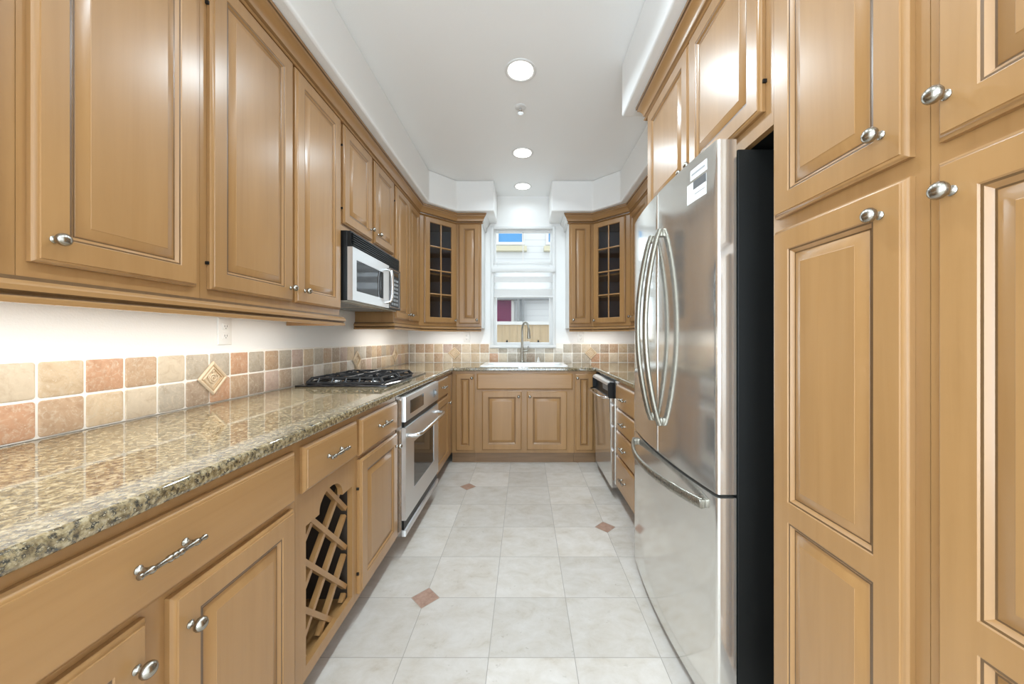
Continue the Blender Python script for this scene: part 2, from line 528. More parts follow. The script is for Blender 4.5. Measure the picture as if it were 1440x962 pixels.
def door(root, F, a0, a1, b0, b1, kn=None, hinge=None, kind='raised', stile=.056, splits=None, name='door', label=None):
    """framed door standing proud of the face frame"""
    m = MB()
    L = [rect(F, a0, a1, b0, b1, i, d) for i, d in OUT]
    m.loops(L, True, False)
    i = OUT[-1][0]; D = .020
    A0, A1, B0, B1 = a0 + i, a1 - i, b0 + i, b1 - i
    oa0, oa1 = a0 + stile, a1 - stile
    if splits is None: splits = [(b0 + stile, b1 - stile)]
    q = lambda x0, x1, y0, y1: m.add([F(x0, y0, D), F(x1, y0, D), F(x1, y1, D), F(x0, y1, D)], [(0, 1, 2, 3)])
    q(A0, oa0, B0, B1); q(oa1, A1, B0, B1)
    z = B0
    for s0, s1 in splits:
        q(oa0, oa1, z, s0); z = s1
    q(oa0, oa1, z, B1)
    if kind == 'raised':
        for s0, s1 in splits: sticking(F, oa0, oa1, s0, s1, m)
    else:
        s0, s1 = splits[0]
        pr = [(0, .020), (.003, .0175), (.006, .012), (.006, .0005)]
        m.loops([rect(F, oa0, oa1, s0, s1, i2, d) for i2, d in pr], False, False)
        # open rear: replace the closed back by a ring
        m.f = [f for k, f in enumerate(m.f) if not (len(f) == 4 and set(f) == {0, 1, 2, 3})]
        m.m = m.m[:len(m.f)]; m.c = m.c[:len(m.f)]
    o = m.build(name, [M_WOOD, M_GLAZE], root)
    if label: o['label'] = label
    if kind == 'glass':
        s0, s1 = splits[0]
        MB().fbox(F, oa0 + .004, oa1 - .004, s0 + .004, s1 - .004, .004, .007).build('glass_panel', M_CABGLASS, o)
        mm = MB(); ac = (oa0 + oa1) / 2
        mm.fbox(F, ac - .007, ac + .007, s0 + .005, s1 - .005, .0075, .0185, 0, .004)
        for k in (1, 2, 3):
            zz = s0 + (s1 - s0) * k / 4
            mm.fbox(F, oa0 + .005, oa1 - .005, zz - .007, zz + .007, .0075, .018, 0, .004)
        mm.build('muntin', M_WOOD, o)
    if kn: knob(F, kn[0], kn[1], .020, o)
    if hinge:
        a = a0 - .003 if hinge == 'lo' else a1 + .003
        for zz in (b0 + .085, b1 - .12):
            MB().fbox(F, a - .0028, a + .0028, zz - .005, zz + .005, .0, .010).build('hinge', M_BLACK, o)
    return o

def drawer(root, F, a0, a1, b0, b1, pl=None, L=.125):
    m = MB()
    pr = [(0, .0005), (0, .0095), (.0025, .011), (.006, .0155), (.0095, .0170), (.0115, .0175), (.0125, .020)]
    m.loops([rect(F, a0, a1, b0, b1, i, d) for i, d in pr], True, True, 0, mis=[0, 0, 0, 0, 0, 1] if False else None)
    o = m.build('drawer', M_WOODH, root)
    if pl: pull(F, pl[0], pl[1], .020, o, L)
    return o

# ------------------------------------------------------------------ frames of reference for the cabinet faces
UX, LX, TX = 1.035, .700, .685      # face-frame planes: uppers, left bases, right tall/bases
LU = FR((-UX, 0, 0), (0, 1, 0), (1, 0, 0))
RU = FR((UX, 0, 0), (0, 1, 0), (-1, 0, 0))
LB = FR((-LX, 0, 0), (0, 1, 0), (1, 0, 0))
RB = FR((TX, 0, 0), (0, 1, 0), (-1, 0, 0))
YU = 3.775; YF = 3.39
BU = FR((0, YU, 0), (1, 0, 0), (0, -1, 0))
BB = FR((0, YF, 0), (1, 0, 0), (0, -1, 0))
DL = FR2((-UX, 3.47), (-.725, YU)); DR = FR2((.725, YU), (UX, 3.47)); DLEN = math.hypot(UX - .725, YU - 3.47)
UZ0, UZ1 = 1.300, 2.503
DZ0, DZ1 = 1.350, 2.400
g = .0006

def body_left_upper(root, y0, y1, z0=UZ0, z1=UZ1):
    return MB().box(-XW + .002, y0 + g, z0, -UX, y1 - g, z1).build('body', M_WOOD, root)
def base_body(root, x0, x1, y0, y1, toe):
    """carcass on a recessed plinth; toe = (dx,dy) shift of the plinth face"""
    MB().box(x0, y0 + g, .100, x1, y1 - g, .8795).build('body', M_WOOD, root)
    tx0, tx1, ty0, ty1 = x0, x1, y0 + g, y1 - g
    if toe == 'L': tx1 -= .07
    if toe == 'R': tx0 += .07
    if toe == 'B': ty0 += .03
    MB().box(tx0, ty0, 0, tx1, ty1, .0995).build('toe_kick', M_TOE, root)

# ---- left wall cabinets
t = thing('wall_cabinet', 'maple wall cabinet at the extreme left edge, only its right frame showing', 'cabinet', (-UX, .48, UZ0))
body_left_upper(t, .235, .722)
door(t, LU, .27, .683, DZ0, DZ1, (.31, 1.403), 'hi')
t = thing('wall_cabinet', 'maple wall cabinet with one wide door, knob at lower left, at upper left', 'cabinet', (-UX, .93, UZ0))
body_left_upper(t, .722, 1.132)
door(t, LU, .737, 1.109, DZ0, DZ1, (.766, 1.403), None)
t = thing('wall_cabinet', 'two-door maple wall cabinet between the wide-door cabinet and the microwave', 'cabinet', (-UX, 1.56, UZ0))
body_left_upper(t, 1.132, 1.985)
door(t, LU, 1.156, 1.564, DZ0, DZ1, (1.540, 1.409), 'lo')
door(t, LU, 1.584, 1.969, DZ0, DZ1, (1.640, 1.409), 'hi')
t = thing('wall_cabinet', 'short two-door maple cabinet directly above the microwave', 'cabinet', (-UX, 2.39, 1.80))
body_left_upper(t, 1.985, 2.79, 1.80)
door(t, LU, 2.005, 2.372, 1.84, DZ1, (2.345, 1.908), 'lo')
door(t, LU, 2.417, 2.770, 1.84, DZ1, (2.462, 1.908), 'hi')
t = thing('wall_cabinet', 'two narrow-door maple wall cabinet between microwave and left glass corner cabinet', 'cabinet', (-UX, 3.13, UZ0))
body_left_upper(t, 2.79, 3.469)
door(t, LU, 2.818, 3.128, DZ0, DZ1, (3.098, 1.395), 'lo', stile=.05)
door(t, LU, 3.138, 3.445, DZ0, DZ1, (3.170, 1.395), None, stile=.05)

# ---- corner cabinets with glazed doors
def corner_cabinet(sgn, F, label):
    t = thing('corner_cabinet', label, 'cabinet', (sgn * .9, 3.62, UZ0), 'glass corner cabinets')
    P = [(sgn * (XW - .002), 3.4705), (sgn * (XW - .002), YB - .002), (sgn * .7255, YB - .002), (sgn * .7255, YU), (sgn * UX, 3.4705)]
    pr = lambda m, z0, z1, k=0: m.loops([[Vector((x, y, z0)) for x, y in P], [Vector((x, y, z1)) for x, y in P]], True, True, k)
    # pull the pentagon behind the face for shelves
    c = (sgn * 1.08, 3.82)
    Q = [(c[0] + (x - c[0]) * .93, c[1] + (y - c[1]) * .93) for x, y in P]
    m = MB(); pr(m, UZ0, UZ0 + .018); pr(m, 2.41, UZ1)
    for i in range(3):   # sides and the two backs (left open at the diagonal)
        (x0, y0), (x1, y1) = P[i], P[i + 1]
        ix = lambda x, y: (c[0] + (x - c[0]) * .96, c[1] + (y - c[1]) * .96)
        a, b_ = ix(x0, y0), ix(x1, y1)
        quad = [(x0, y0), (x1, y1), b_, a]
        m.loops([[Vector((x, y, UZ0 + .018)) for x, y in quad], [Vector((x, y, 2.41)) for x, y in quad]], True, True, 1)
    quad = [P[4], P[0], (c[0] + (P[0][0] - c[0]) * .96, c[1] + (P[0][1] - c[1]) * .96), (c[0] + (P[4][0] - c[0]) * .96, c[1] + (P[4][1] - c[1]) * .96)]
    m.loops([[Vector((x, y, UZ0 + .018)) for x, y in quad], [Vector((x, y, 2.41)) for x, y in quad]], True, True, 1)
    D = DLEN
    for a0, a1, b0, b1 in ((0, .062, UZ0, 2.41), (D - .062, D, UZ0, 2.41), (.062, D - .062, UZ0, 1.385), (.062, D - .062, 2.37, 2.41)):
        m.fbox(F, a0, a1, b0, b1, -.018, 0)
    m.build('body', [M_WOOD, M_GLASSIN], t)
    for z in (1.625, 1.845, 2.12):
        s = MB().loops([[Vector((x, y, zz)) for x, y in Q] for zz in (z - .009, z + .009)], True, True)
        s.build('shelf', M_WOOD, t)
    lo, hi = (.055, D - .012) if sgn < 0 else (.012, D - .055)
    kx = hi - .022 if sgn < 0 else lo + .022
    door(t, F, lo, hi, DZ0 - .003, DZ1, (kx, 1.378), None, 'glass', .054, [(1.400, 2.353)])
corner_cabinet(-1, DL, 'diagonal corner cabinet with eight-pane glass door, left of the window')
corner_cabinet(1, DR, 'diagonal corner cabinet with eight-pane glass door, right of the window')

# ---- narrow cabinets flanking the window
t = thing('wall_cabinet', 'slim one-door maple wall cabinet touching the left side of the window bay', 'cabinet', (-.59, YU, UZ0))
MB().box(-.724, YU, UZ0, -.46, YB - .002, UZ1).build('body', M_WOOD, t)
MB().box(-.4595, YU + .002, UZ0, -.4555, YB - .002, UZ1).build('end_panel', M_TRIM, t)  # end face coloured white, unlike the wood body
door(t, BU, -.697, -.478, DZ0 - .003, DZ1, (-.505, 1.385), None, stile=.05)
t = thing('wall_cabinet', 'slim one-door maple wall cabinet touching the right side of the window bay', 'cabinet', (.59, YU, UZ0))
MB().box(.47, YU, UZ0, .724, YB - .002, UZ1).build('body', M_WOOD, t)
MB().box(.4655, YU + .002, UZ0, .4695, YB - .002, UZ1).build('end_panel', M_TRIM, t)  # white end face on the wood body
door(t, BU, .485, .697, DZ0 - .003, DZ1, (.512, 1.385), None, stile=.05)

# ---- right wall cabinets beyond the refrigerator
t = thing('wall_cabinet', 'maple wall cabinet on the right wall, mostly hidden behind the refrigerator', 'cabinet', (UX, 2.7, UZ0))
MB().box(UX, 1.975, UZ0, XW - .002, 3.469, UZ1).build('body', M_WOOD, t)
for y0, y1, k in ((1.99, 2.45, 2.42), (2.47, 2.93, 2.5), (2.95, 3.445, 3.41)):
    door(t, RU, y0, y1, DZ0, DZ1, (k, 1.40), None)

# ---- mouldings
CROWN = [(.001, 2.405), (.014, 2.405), (.021, 2.411), (.008, 2.417), (.008, 2.4255), (.020, 2.431), (.021, 2.440), (.027, 2.455), (.038, 2.470), (.047, 2.476), (.048, 2.486), (.054, 2.489), (.054, 2.5025), (.001, 2.5025)]
RAIL = [(.0215, 1.262), (.0225, 1.272), (.018, 1.276), (.0155, 1.282), (.024, 1.287), (.0245, 1.298), (.021, 1.303), (.013, 1.309), (.012, 1.317), (.001, 1.317), (.001, 1.262)]
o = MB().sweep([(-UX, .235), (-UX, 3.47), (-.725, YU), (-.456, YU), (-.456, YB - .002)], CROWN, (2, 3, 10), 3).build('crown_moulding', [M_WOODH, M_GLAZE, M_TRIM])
tag(o, 'stepped maple crown moulding along the tops of all left wall cabinets', 'moulding', 'cabinet crown mouldings')
o = MB().sweep([(.466, YB - .002), (.466, YU), (.725, YU), (UX, 3.47), (UX, 2.030)], CROWN, (2, 3, 10), 0).build('crown_moulding', [M_WOODH, M_GLAZE, M_TRIM])
tag(o, 'stepped maple crown moulding above the right glass corner cabinet', 'moulding', 'cabinet crown mouldings')
o = MB().sweep([(UX - .001, 1.972), (TX, 1.972), (TX, .10)], CROWN, (2, 3, 10)).build('crown_moulding', [M_WOODH, M_GLAZE])
tag(o, 'stepped maple crown moulding above the refrigerator cabinet and pantry', 'moulding', 'cabinet crown mouldings')
o = MB().sweep([(-UX, .235), (-UX, 1.985), (-XW + .003, 1.985)], RAIL, (2, 3, 7)).build('light_rail', [M_WOODH, M_GLAZE])
tag(o, 'maple light rail moulding under the left cabinets before the microwave', 'moulding', 'light rails under the wall cabinets')
o = MB().sweep([(-XW + .003, 2.79), (-UX, 2.79), (-UX, 3.47), (-.725, YU), (-.46, YU)], RAIL, (2, 3, 7)).build('light_rail', [M_WOODH, M_GLAZE])
tag(o, 'maple light rail moulding under cabinets from microwave round to window', 'moulding', 'light rails under the wall cabinets')
o = MB().sweep([(.47, YU), (.725, YU), (UX, 3.47), (UX, 1.975)], RAIL, (2, 3, 7)).build('light_rail', [M_WOODH, M_GLAZE])
tag(o, 'maple light rail moulding under the cabinets right of the window', 'moulding', 'light rails under the wall cabinets')

# ---- left base cabinets
BX = -XW + .002
t = thing('base_cabinet', 'two-door maple base cabinet with one wide drawer, nearest on the left', 'cabinet', (-LX, .66, 0))
base_body(t, BX, -LX, .24, 1.083, 'L')
drawer(t, LB, .28, 1.0625, .700, .853, (.668, .783), .130)
door(t, LB, .275, .646, .125, .684, (.622, .610), None)
door(t, LB, .690, 1.058, .125, .684, (.722, .610), 'hi')

t = thing('wine_rack_cabinet', 'maple base cabinet with drawer above an arched lattice wine rack', 'cabinet', (-LX, 1.27, 0))
y0, y1 = 1.083, 1.465
m = MB()
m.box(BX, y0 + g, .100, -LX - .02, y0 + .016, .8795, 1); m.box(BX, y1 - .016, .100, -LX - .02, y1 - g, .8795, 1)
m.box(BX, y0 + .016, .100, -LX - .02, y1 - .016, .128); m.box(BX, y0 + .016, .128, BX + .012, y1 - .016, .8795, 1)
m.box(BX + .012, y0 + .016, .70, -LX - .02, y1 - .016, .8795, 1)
oy0, oy1, oz0, sh = 1.137, 1.442, .142, .590
ac, aw, ah = 1.289, .077, .060
arch = [(ac + aw * math.cos(PI * k / 20), sh + .006 + ah * math.sin(PI * k / 20)) for k in range(21)]
inner = [(oy0, oz0), (oy1, oz0), (oy1, sh), (ac + aw, sh)] + arch + [(ac - aw, sh), (oy0, sh)]
# front panel as convex pieces round the arched opening
m.fbox(LB, y0 + g, oy0, .100, .8795, -.02, 0); m.fbox(LB, oy1, y1 - g, .100, .8795, -.02, 0)
m.fbox(LB, oy0, oy1, .100, oz0, -.02, 0); m.fbox(LB, oy0, oy1, .665, .8795, -.02, 0)
m.fbox(LB, oy0, ac - aw, sh, .665, -.02, 0); m.fbox(LB, ac + aw, oy1, sh, .665, -.02, 0)
for k in range(20):
    (p, q_), (r_, s_) = arch[k + 1], arch[k]
    m.prism([(p, q_), (r_, s_), (r_, .665), (p, .665)], LB, -.02, 0)
m.build('body', [M_WOOD, M_INSIDE_SHADE], t)
MB().box(BX, y0 + g, 0, -LX - .07, y1 - g, .0995).build('toe_kick', M_TOE, t)
drawer(t, LB, 1.104, 1.453, .708, .853, (1.272, .783), .125)
m = MB()
ry0, ry1, rz0, rz1 = y0 + .017, y1 - .017, .1285, .695
def slat(pts, d0, d1):
    (ya, za), (yb, zb) = pts
    d = Vector((yb - ya, zb - za)).normalized(); n = Vector((-d.y, d.x)) * .0085
    poly = [(ya + n.x, za + n.y), (ya - n.x, za - n.y), (yb - n.x, zb - n.y), (yb + n.x, zb + n.y)]
    m.prism(poly, LB, d0, d1)
def clip(fz, lo, hi):
    pts = []
    for k in range(401):
        y = ry0 + .01 + (ry1 - ry0 - .02) * k / 400; z = fz(y)
        if rz0 + .008 <= z <= rz1 - .012: pts.append((y, z))
    return (pts[0], pts[-1]) if len(pts) > 8 else None
for k in range(-6, 6):
    q_ = clip(lambda y: 1.7817 + .158 * k - y, 0, 0)
    if q_: slat(q_, -.038, -.0205)
    q_ = clip(lambda y: y - .8045 + .158 * k, 0, 0)
    if q_: slat(q_, -.042, -.024)
m.build('lattice', M_WOOD, t)

t = thing('base_cabinet', 'narrow maple base cabinet with drawer and door, left of the wall oven', 'cabinet', (-LX, 1.7, 0))
base_body(t, BX, -LX, 1.465, 1.925, 'L')
drawer(t, LB, 1.482, 1.908, .700, .853, (1.70, .783), .125)
door(t, LB, 1.482, 1.908, .125, .684, (1.878, .620), 'lo')

t = thing('oven_cabinet', 'maple plinth and rail framing the built-in oven', 'cabinet', (-LX, 2.3, 0))
MB().box(BX, 1.925 + g, 0, -LX - .07, 2.69 - g, .1045).build('toe_kick', M_TOE, t)
MB().box(BX, 1.925 + g, .105, -LX, 2.69 - g, .1085).build('shelf', M_WOOD, t)
MB().box(BX, 1.925 + g, .8755, -LX, 2.69 - g, .8795).build('top_rail', M_WOOD, t)

t = thing('base_cabinet', 'narrow maple corner base cabinet with drawer, between oven and sink run', 'cabinet', (-LX, 3.0, 0))
base_body(t, BX, -LX, 2.69, YF - .002, 'L')
drawer(t, LB, 2.735, 3.185, .700, .853, (2.96, .783), .11)
door(t, LB, 2.735, 3.185, .125, .684, (3.15, .62), None)
MB().fbox(LB, 3.195, 3.362, .125, .853, .0005, .012, 0, .003).build('filler_panel', M_WOOD, t)

# ---- sink run
t = thing('base_cabinet', 'slim one-door maple base cabinet in the left corner beside the sink cabinet', 'cabinet', (-.58, YF, 0))
base_body(t, -LX + .002, -.471, YF, YB - .002, 'B')
door(t, BB, -.655, -.480, .125, .853, (-.500, .815), None, stile=.045)
t = thing('sink_cabinet', 'two-door maple sink base cabinet with plain false front, below the window', 'cabinet', (0, YF, 0))
MB().box(-.470, YF, .100, .468, YB - .002, .6995).build('body', M_WOOD, t)
MB().box(-.470, YF, .70, .468, YF + .02, .8795).build('front_rail', M_WOOD, t)
MB().box(-.470, YF + .03, 0, .468, YB - .002, .0995).build('toe_kick', M_TOE, t)
drawer(t, BB, -.455, .455, .705, .858)
door(t, BB, -.406, -.030, .130, .690, (-.058, .640), None)
door(t, BB, .020, .400, .130, .690, (.048, .640), None)
t = thing('base_cabinet', 'slim one-door maple base cabinet in the right corner beside the dishwasher', 'cabinet', (.57, YF, 0))
base_body(t, .470, TX - .002, YF, YB - .002, 'B')
door(t, BB, .480, .650, .125, .853, (.498, .815), None, stile=.045)

# ---- right base cabinets
t = thing('base_cabinet', 'maple base cabinet with a stack of four drawers, beside the dishwasher', 'cabinet', (TX, 2.37, 0))
base_body(t, TX, XW - .002, 2.10, 2.638, 'R')
for z0, z1 in ((.690, .856), (.530, .680), (.352, .520), (.112, .338)):
    drawer(t, RB, 2.15, 2.605, z0, z1, (2.385, (z0 + z1) / 2), .11)
t = thing('filler_cabinet', 'maple end panel between refrigerator and four-drawer cabinet', 'cabinet', (TX, 2.03, 0))
MB().box(TX + .02, 1.976, 0, XW - .002, 2.099, .8795).build('filler_panel', M_WOOD, t)

# ---- tall cabinets on the right
PX = XW - .002
t = thing('pantry_cabinet', 'tall maple pantry cabinet beside the refrigerator, upper and two-panel lower doors', 'cabinet', (TX, .79, 0))
MB().box(TX, .601, .10, PX, .978, UZ1).build('body', M_WOOD, t)
MB().box(TX + .06, .601, 0, PX, .978, .0995).build('toe_kick', M_TOE, t)
door(t, RB, .6227, .957, 1.508, DZ1, (.663, 1.569), None)
door(t, RB, .6227, .957, .125, 1.474, (.665, 1.42), None, splits=[(.18, .725), (.774, 1.418)])
t = thing('pantry_cabinet', 'tall maple pantry cabinet at the right edge of the picture', 'cabinet', (TX, .4, 0))
MB().box(TX, .18, .10, PX, .5995, UZ1).build('body', M_WOOD, t)
MB().box(TX + .06, .18, 0, PX, .5995, .0995).build('toe_kick', M_TOE, t)
door(t, RB, .205, .579, 1.508, DZ1, (.5605, 1.574), None)
door(t, RB, .205, .579, .125, 1.474, (.553, 1.42), None, splits=[(.18, .725), (.774, 1.418)])
t = thing('refrigerator_cabinet', 'two-door maple cabinet above the refrigerator', 'cabinet', (TX, 1.48, 1.78))
MB().box(TX, .979, 1.787, PX, 1.950, UZ1).box(TX + .02, .979, 1.780, PX, 1.950, 1.7868, 1).box(TX, .979, 1.780, TX + .0199, 1.950, 1.7868).build('body', [M_WOOD, M_CASE_AND_SHADE], t)  # near-black underside paints in the shade of the gap over the refrigerator
MB().box(TX, 1.9505, 0, PX, 1.971, UZ1).build('side_panel', M_WOOD, t)
door(t, RB, 1.011, 1.448, 1.835, DZ1, (1.418, 1.880), 'lo')
door(t, RB, 1.456, 1.935, 1.835, DZ1, (1.487, 1.880), 'hi')

# ------------------------------------------------------------------ countertop, U-shaped with a sink cut-out
CX, CYF, CRX = -.673, 3.366, .667
SX0, SX1, SY0, SY1 = -.40, .385, 3.475, 3.90
xs = sorted([-XW + .002, CX, SX0, SX1, CRX, XW - .002]); ys = sorted([.20, 1.976, CYF, SY0, SY1, YB - .002])
bm = bmesh.new(); vv = {}
def gv(x, y):
    if (x, y) not in vv: vv[(x, y)] = bm.verts.new((x, y, .880))
    return vv[(x, y)]
for i in range(len(xs) - 1):
    for j in range(len(ys) - 1):
        xc, yc = (xs[i] + xs[i + 1]) / 2, (ys[j] + ys[j + 1]) / 2
        keep = xc < CX or yc > CYF or (xc > CRX and yc > 1.976)
        if SX0 < xc < SX1 and SY0 < yc < SY1: keep = False
        if keep: bm.faces.new([gv(xs[i], ys[j]), gv(xs[i + 1], ys[j]), gv(xs[i + 1], ys[j + 1]), gv(xs[i], ys[j + 1])])
r = bmesh.ops.extrude_face_region(bm, geom=bm.faces[:])
for v in [e for e in r['geom'] if isinstance(e, bmesh.types.BMVert)]: v.co.z = .914
bmesh.ops.dissolve_limit(bm, angle_limit=.01, verts=bm.verts[:], edges=bm.edges[:])
m = MB().bm(bm); bm.free()
o = m.build('countertop', M_GRANITE, bevel=.009)
tag(o, 'speckled beige granite countertop running along both sides and under the window', 'countertop')

# ------------------------------------------------------------------ backsplash of tumbled stone
def lin(r, g_, b): return tuple(((c / 255 + .055) / 1.055) ** 2.4 if c > 10 else c / 3294 for c in (r, g_, b))
PAL0 = {'c': lin(214, 198, 174), 'b': lin(204, 182, 152), 't': lin(192, 162, 132), 'o': lin(197, 154, 122), 'g': lin(184, 173, 156), 'n': lin(170, 149, 128), 'p': lin(194, 170, 156), 'w': lin(212, 205, 194)}
PAL = {k: tuple(x * .92 + .01 for x in v) for k, v in PAL0.items()}
def rtile(m, F, a0, a1, b0, b1, d, col):
    i = .0027
    a0 += i; a1 -= i; b0 += i; b1 -= i
    n0 = len(m.f)
    rr = random.uniform(.004, .010); hh = d * random.uniform(.9, 1.08)
    def rl(ins, dd):
        p = []
        r_ = max(rr - ins, .001)
        for cx, cy, s in ((a1 - ins - r_, b1 - ins - r_, 0), (a0 + ins + r_, b1 - ins - r_, 1), (a0 + ins + r_, b0 + ins + r_, 2), (a1 - ins - r_, b0 + ins + r_, 3)):
            for k in range(4):
                t_ = PI / 2 * (s + k / 3); p.append(F(cx + r_ * math.cos(t_), cy + r_ * math.sin(t_), dd))
        return p
    m.loops([rl(0, .002), rl(0, hh - .003), rl(.0012, hh - .001), rl(.0035, hh)], True, True)
    j = random.uniform(.93, 1.06)
    c = tuple(x * j for x in col)
    for k in range(n0, len(m.f)): m.c[k] = c
def backsplash(F, a0, a1, first, rows, label, top=1.1345, cut=None, accents=()):
    P = .1057
    t = thing('tile_backsplash', label, 'backsplash', F((a0 + a1) / 2, .9145, .0), 'stone tile backsplashes')
    gb = MB()
    if cut:
        gb.fbox(F, a0, cut[0], .9145, top, .0005, .0072); gb.fbox(F, cut[1], a1, .9145, top, .0005, .0072); gb.fbox(F, cut[0], cut[1], .9145, cut[2], .0005, .0072)
    else:
        gb.fbox(F, a0, a1, .9145, top, .0005, .0072, 0, .002)
    gb.build('grout_bed', M_GROUT, t)
    m = MB(); k0 = math.floor((a0 - first) / P)
    n = 0
    for k in range(k0, k0 + 60):
        s0, s1 = max(first + k * P, a0), min(first + (k + 1) * P, a1)
        if s1 - s0 < .02: continue
        for row, (z0, z1) in enumerate(((.916, 1.0215), (1.0225, 1.128))):
            if cut and s1 > cut[0] and s0 < cut[1]:
                if row == 1: z1 = cut[2] - .002
                if z1 - z0 < .02: continue
            txt = rows[row]; j = k - 0
            ch = txt[j] if 0 <= j < len(txt) else random.choice('ccbbbtgnpw')
            rtile(m, F, s0, s1, z0, z1, .010, PAL[ch])
    m.build('stone_tile', M_TILE, t, colors=True)
    for a in accents:
        q = MB(); h = .072; z = 1.022
        def dl(f, d): return [F(a + h * f, z, d), F(a, z + h * f, d), F(a - h * f, z, d), F(a, z - h * f, d)]
        q.loops([dl(1, .0115), dl(1, .016), dl(.93, .020), dl(.84, .020), dl(.78, .016), dl(.70, .0145), dl(.63, .0185), dl(.58, .0185), dl(.54, .0135)], True, True, 0, mis=[0, 0, 0, 0, 1, 0, 0, 1])
        N = nrm(F)
        sp = [F(a + (.004 + .016 * k / 26) * math.cos(k * .42), z + (.004 + .016 * k / 26) * math.sin(k * .42), .0155) for k in range(27)]
        q.tube(sp, .0036, 6)
        for s in (-1, 1):
            q.tube([F(a + s * .019, z - .004, .0145), F(a + s * .026, z + .006, .0165), F(a + s * .017, z + .016, .0145)], .0034, 6)
        q.tube([F(a, z + .020, .014), F(a - .003, z + .028, .017), F(a + .003, z + .034, .014)], .003, 6)
        q.build('accent_tile', [M_ACCENT, M_ACCENT_IN], t)
LW = FR((-XW, 0, 0), (0, 1, 0), (1, 0, 0)); RW = FR((XW, 0, 0), (0, 1, 0), (-1, 0, 0)); BWF = FR((0, YB, 0), (1, 0, 0), (0, -1, 0))
f0 = .9667 - 8 * .1057
backsplash(LW, .21, YB - .012, f0, ('bbctobcotbcgnotnpngnwgbnwbnpgnbcbgpb', 'bcbbtbccbotcggotgpbgtnpbgwnbtgbpcbgn'[:0] + 'bcbtbtbcbotcggogtgpbgtnpbgwnbtgbpcb'),
           'two rows of tumbled stone tile on the left wall behind the cooktop', accents=(1.507, 2.80, 3.62))
b0 = -1.2535 - .1057
backsplash(BWF, -XW + .012, XW - .012, b0, ('gcbtcbcbcocggngcgwggotcbtbcb', 'gttbpncbtcgwggwgwggcgntbgoto'),
           'two rows of tumbled stone tile under the window behind the sink', cut=(-.398, .358, 1.080), accents=(-.807, .755))
backsplash(RW, 1.98, YB - .012, 2.0, ('', ''), 'two rows of tumbled stone tile on the right wall behind the dishwasher counter', accents=(3.3,))

# ------------------------------------------------------------------ gas cooktop
t = thing('gas_cooktop', 'black glass gas cooktop with cast iron grates set on the granite', 'cooktop', (-1.04, 2.41, .914))
MB().box(-1.305, 2.015, .9145, -.780, 2.810, .923, r=.002).build('glass_top', M_BLKGLASS, t, bevel=None)
tz = .958
for yc in (2.195, 2.47):
    gy0, gy1 = yc - .13, yc + .13
    gm = MB(); x0, x1 = -1.265, -.825
    bar = lambda p, q, w=.0065, h=.0075: gm.tube([p, q], w, 6, side=(0, 0, 1), r2=w * .9)
    ins = .022
    corners = [(x0, gy0), (x1, gy0), (x1, gy1), (x0, gy1)]
    top = [(x0 + ins, gy0 + ins), (x1 - ins, gy0 + ins), (x1 - ins, gy1 - ins), (x0 + ins, gy1 - ins)]
    for k in range(4):
        bar((*corners[k], .9225 + .008), (*corners[(k + 1) % 4], .9225 + .008))
        bar((*top[k], tz), (*top[(k + 1) % 4], tz))
        bar((*corners[k], .9305), (*top[k], tz), .010)
    xm = (x0 + x1) / 2
    bar((xm, gy0 + ins, tz), (xm, gy1 - ins, tz))
    for cx in (xm - .115, xm + .115):
        for ax, ay in ((1, 0), (-1, 0), (0, 1), (0, -1)):
            ex = cx + ax * .092; ey = yc + ay * .105
            gm.tube([(ex, ey, tz - .004), (cx + ax * .06, yc + ay * .06, tz + .006), (cx + ax * .026, yc + ay * .026, tz + .003)], .006, 6)
    for k in range(5):   # sloping web plates along the long sides
        xx = x0 + ins + (x1 - x0 - 2 * ins) * (k + .5) / 5
        for yy, yi in ((gy0, gy0 + ins), (gy1, gy1 - ins)):
            gm.tube([(xx, yy, .9305), (xx, yi, tz)], .0055, 6)
    gm.build('grate', M_IRON, t)
    for cx, rr in ((xm - .115, .036), (xm + .115, .044)):
        b_ = MB().lathe([(rr * 1.25, 0), (rr * 1.25, .004), (rr * 1.05, .008), (rr * 1.05, .012)], (cx, yc, .9232), (0, 0, 1), 24).build('burner', M_CHROME, t)
        MB().lathe([(rr, .0122), (rr, .018), (rr * .9, .021), (.002, .0215)], (cx, yc, .9232), (0, 0, 1), 24).build('burner_cap', M_IRON, b_)
for k in range(4):
    MB().lathe([(.022, 0), (.021, .004), (.018, .006), (.016, .022), (.014, .024), (.001, .0245)], (-1.245 + k * .085, 2.705, .9232), (0, 0, 1), 18).build('knob', M_BLACK, t, 40)

# ------------------------------------------------------------------ wall oven under the counter
t = thing('wall_oven', 'stainless built-in oven under the counter with black glass window', 'oven', (-.66, 2.3, .11))
OX = .645
OF = FR((-OX, 0, 0), (0, 1, 0), (1, 0, 0))
MB().box(-1.25, 1.945, .112, -LX - .001, 2.67, .872).fbox(OF, 1.93, 2.656, .112, .872, -.0545, -.024, 1).build('body', [M_CASE_AND_SHADE, M_STEEL], t)
m = MB().fbox(OF, 1.93, 2.656, .735, .872, -.0235, 0, 0, .004)
cp = m.build('control_panel', M_STEELH, t)
MB().fbox(OF, 2.0, 2.262, .768, .842, .0003, .0025, 0, .001).build('display', M_DISP, cp)
MB().fbox(OF, 2.51, 2.57, .775, .825, .0003, .0015, 0, .0005).lathe([(.014, 0), (.014, .012), (.012, .014), (.001, .0145)], OF(2.54, .80, .0018), (1, 0, 0), 16).build('dial', M_GREY, cp)
MB().fbox(OF, 1.934, 2.652, .704, .7345, -.0235, -.010).build('vent_strip', M_BLACK, t)
m = MB()
wy0, wy1, wz0, wz1 = 2.075, 2.530, .320, .590
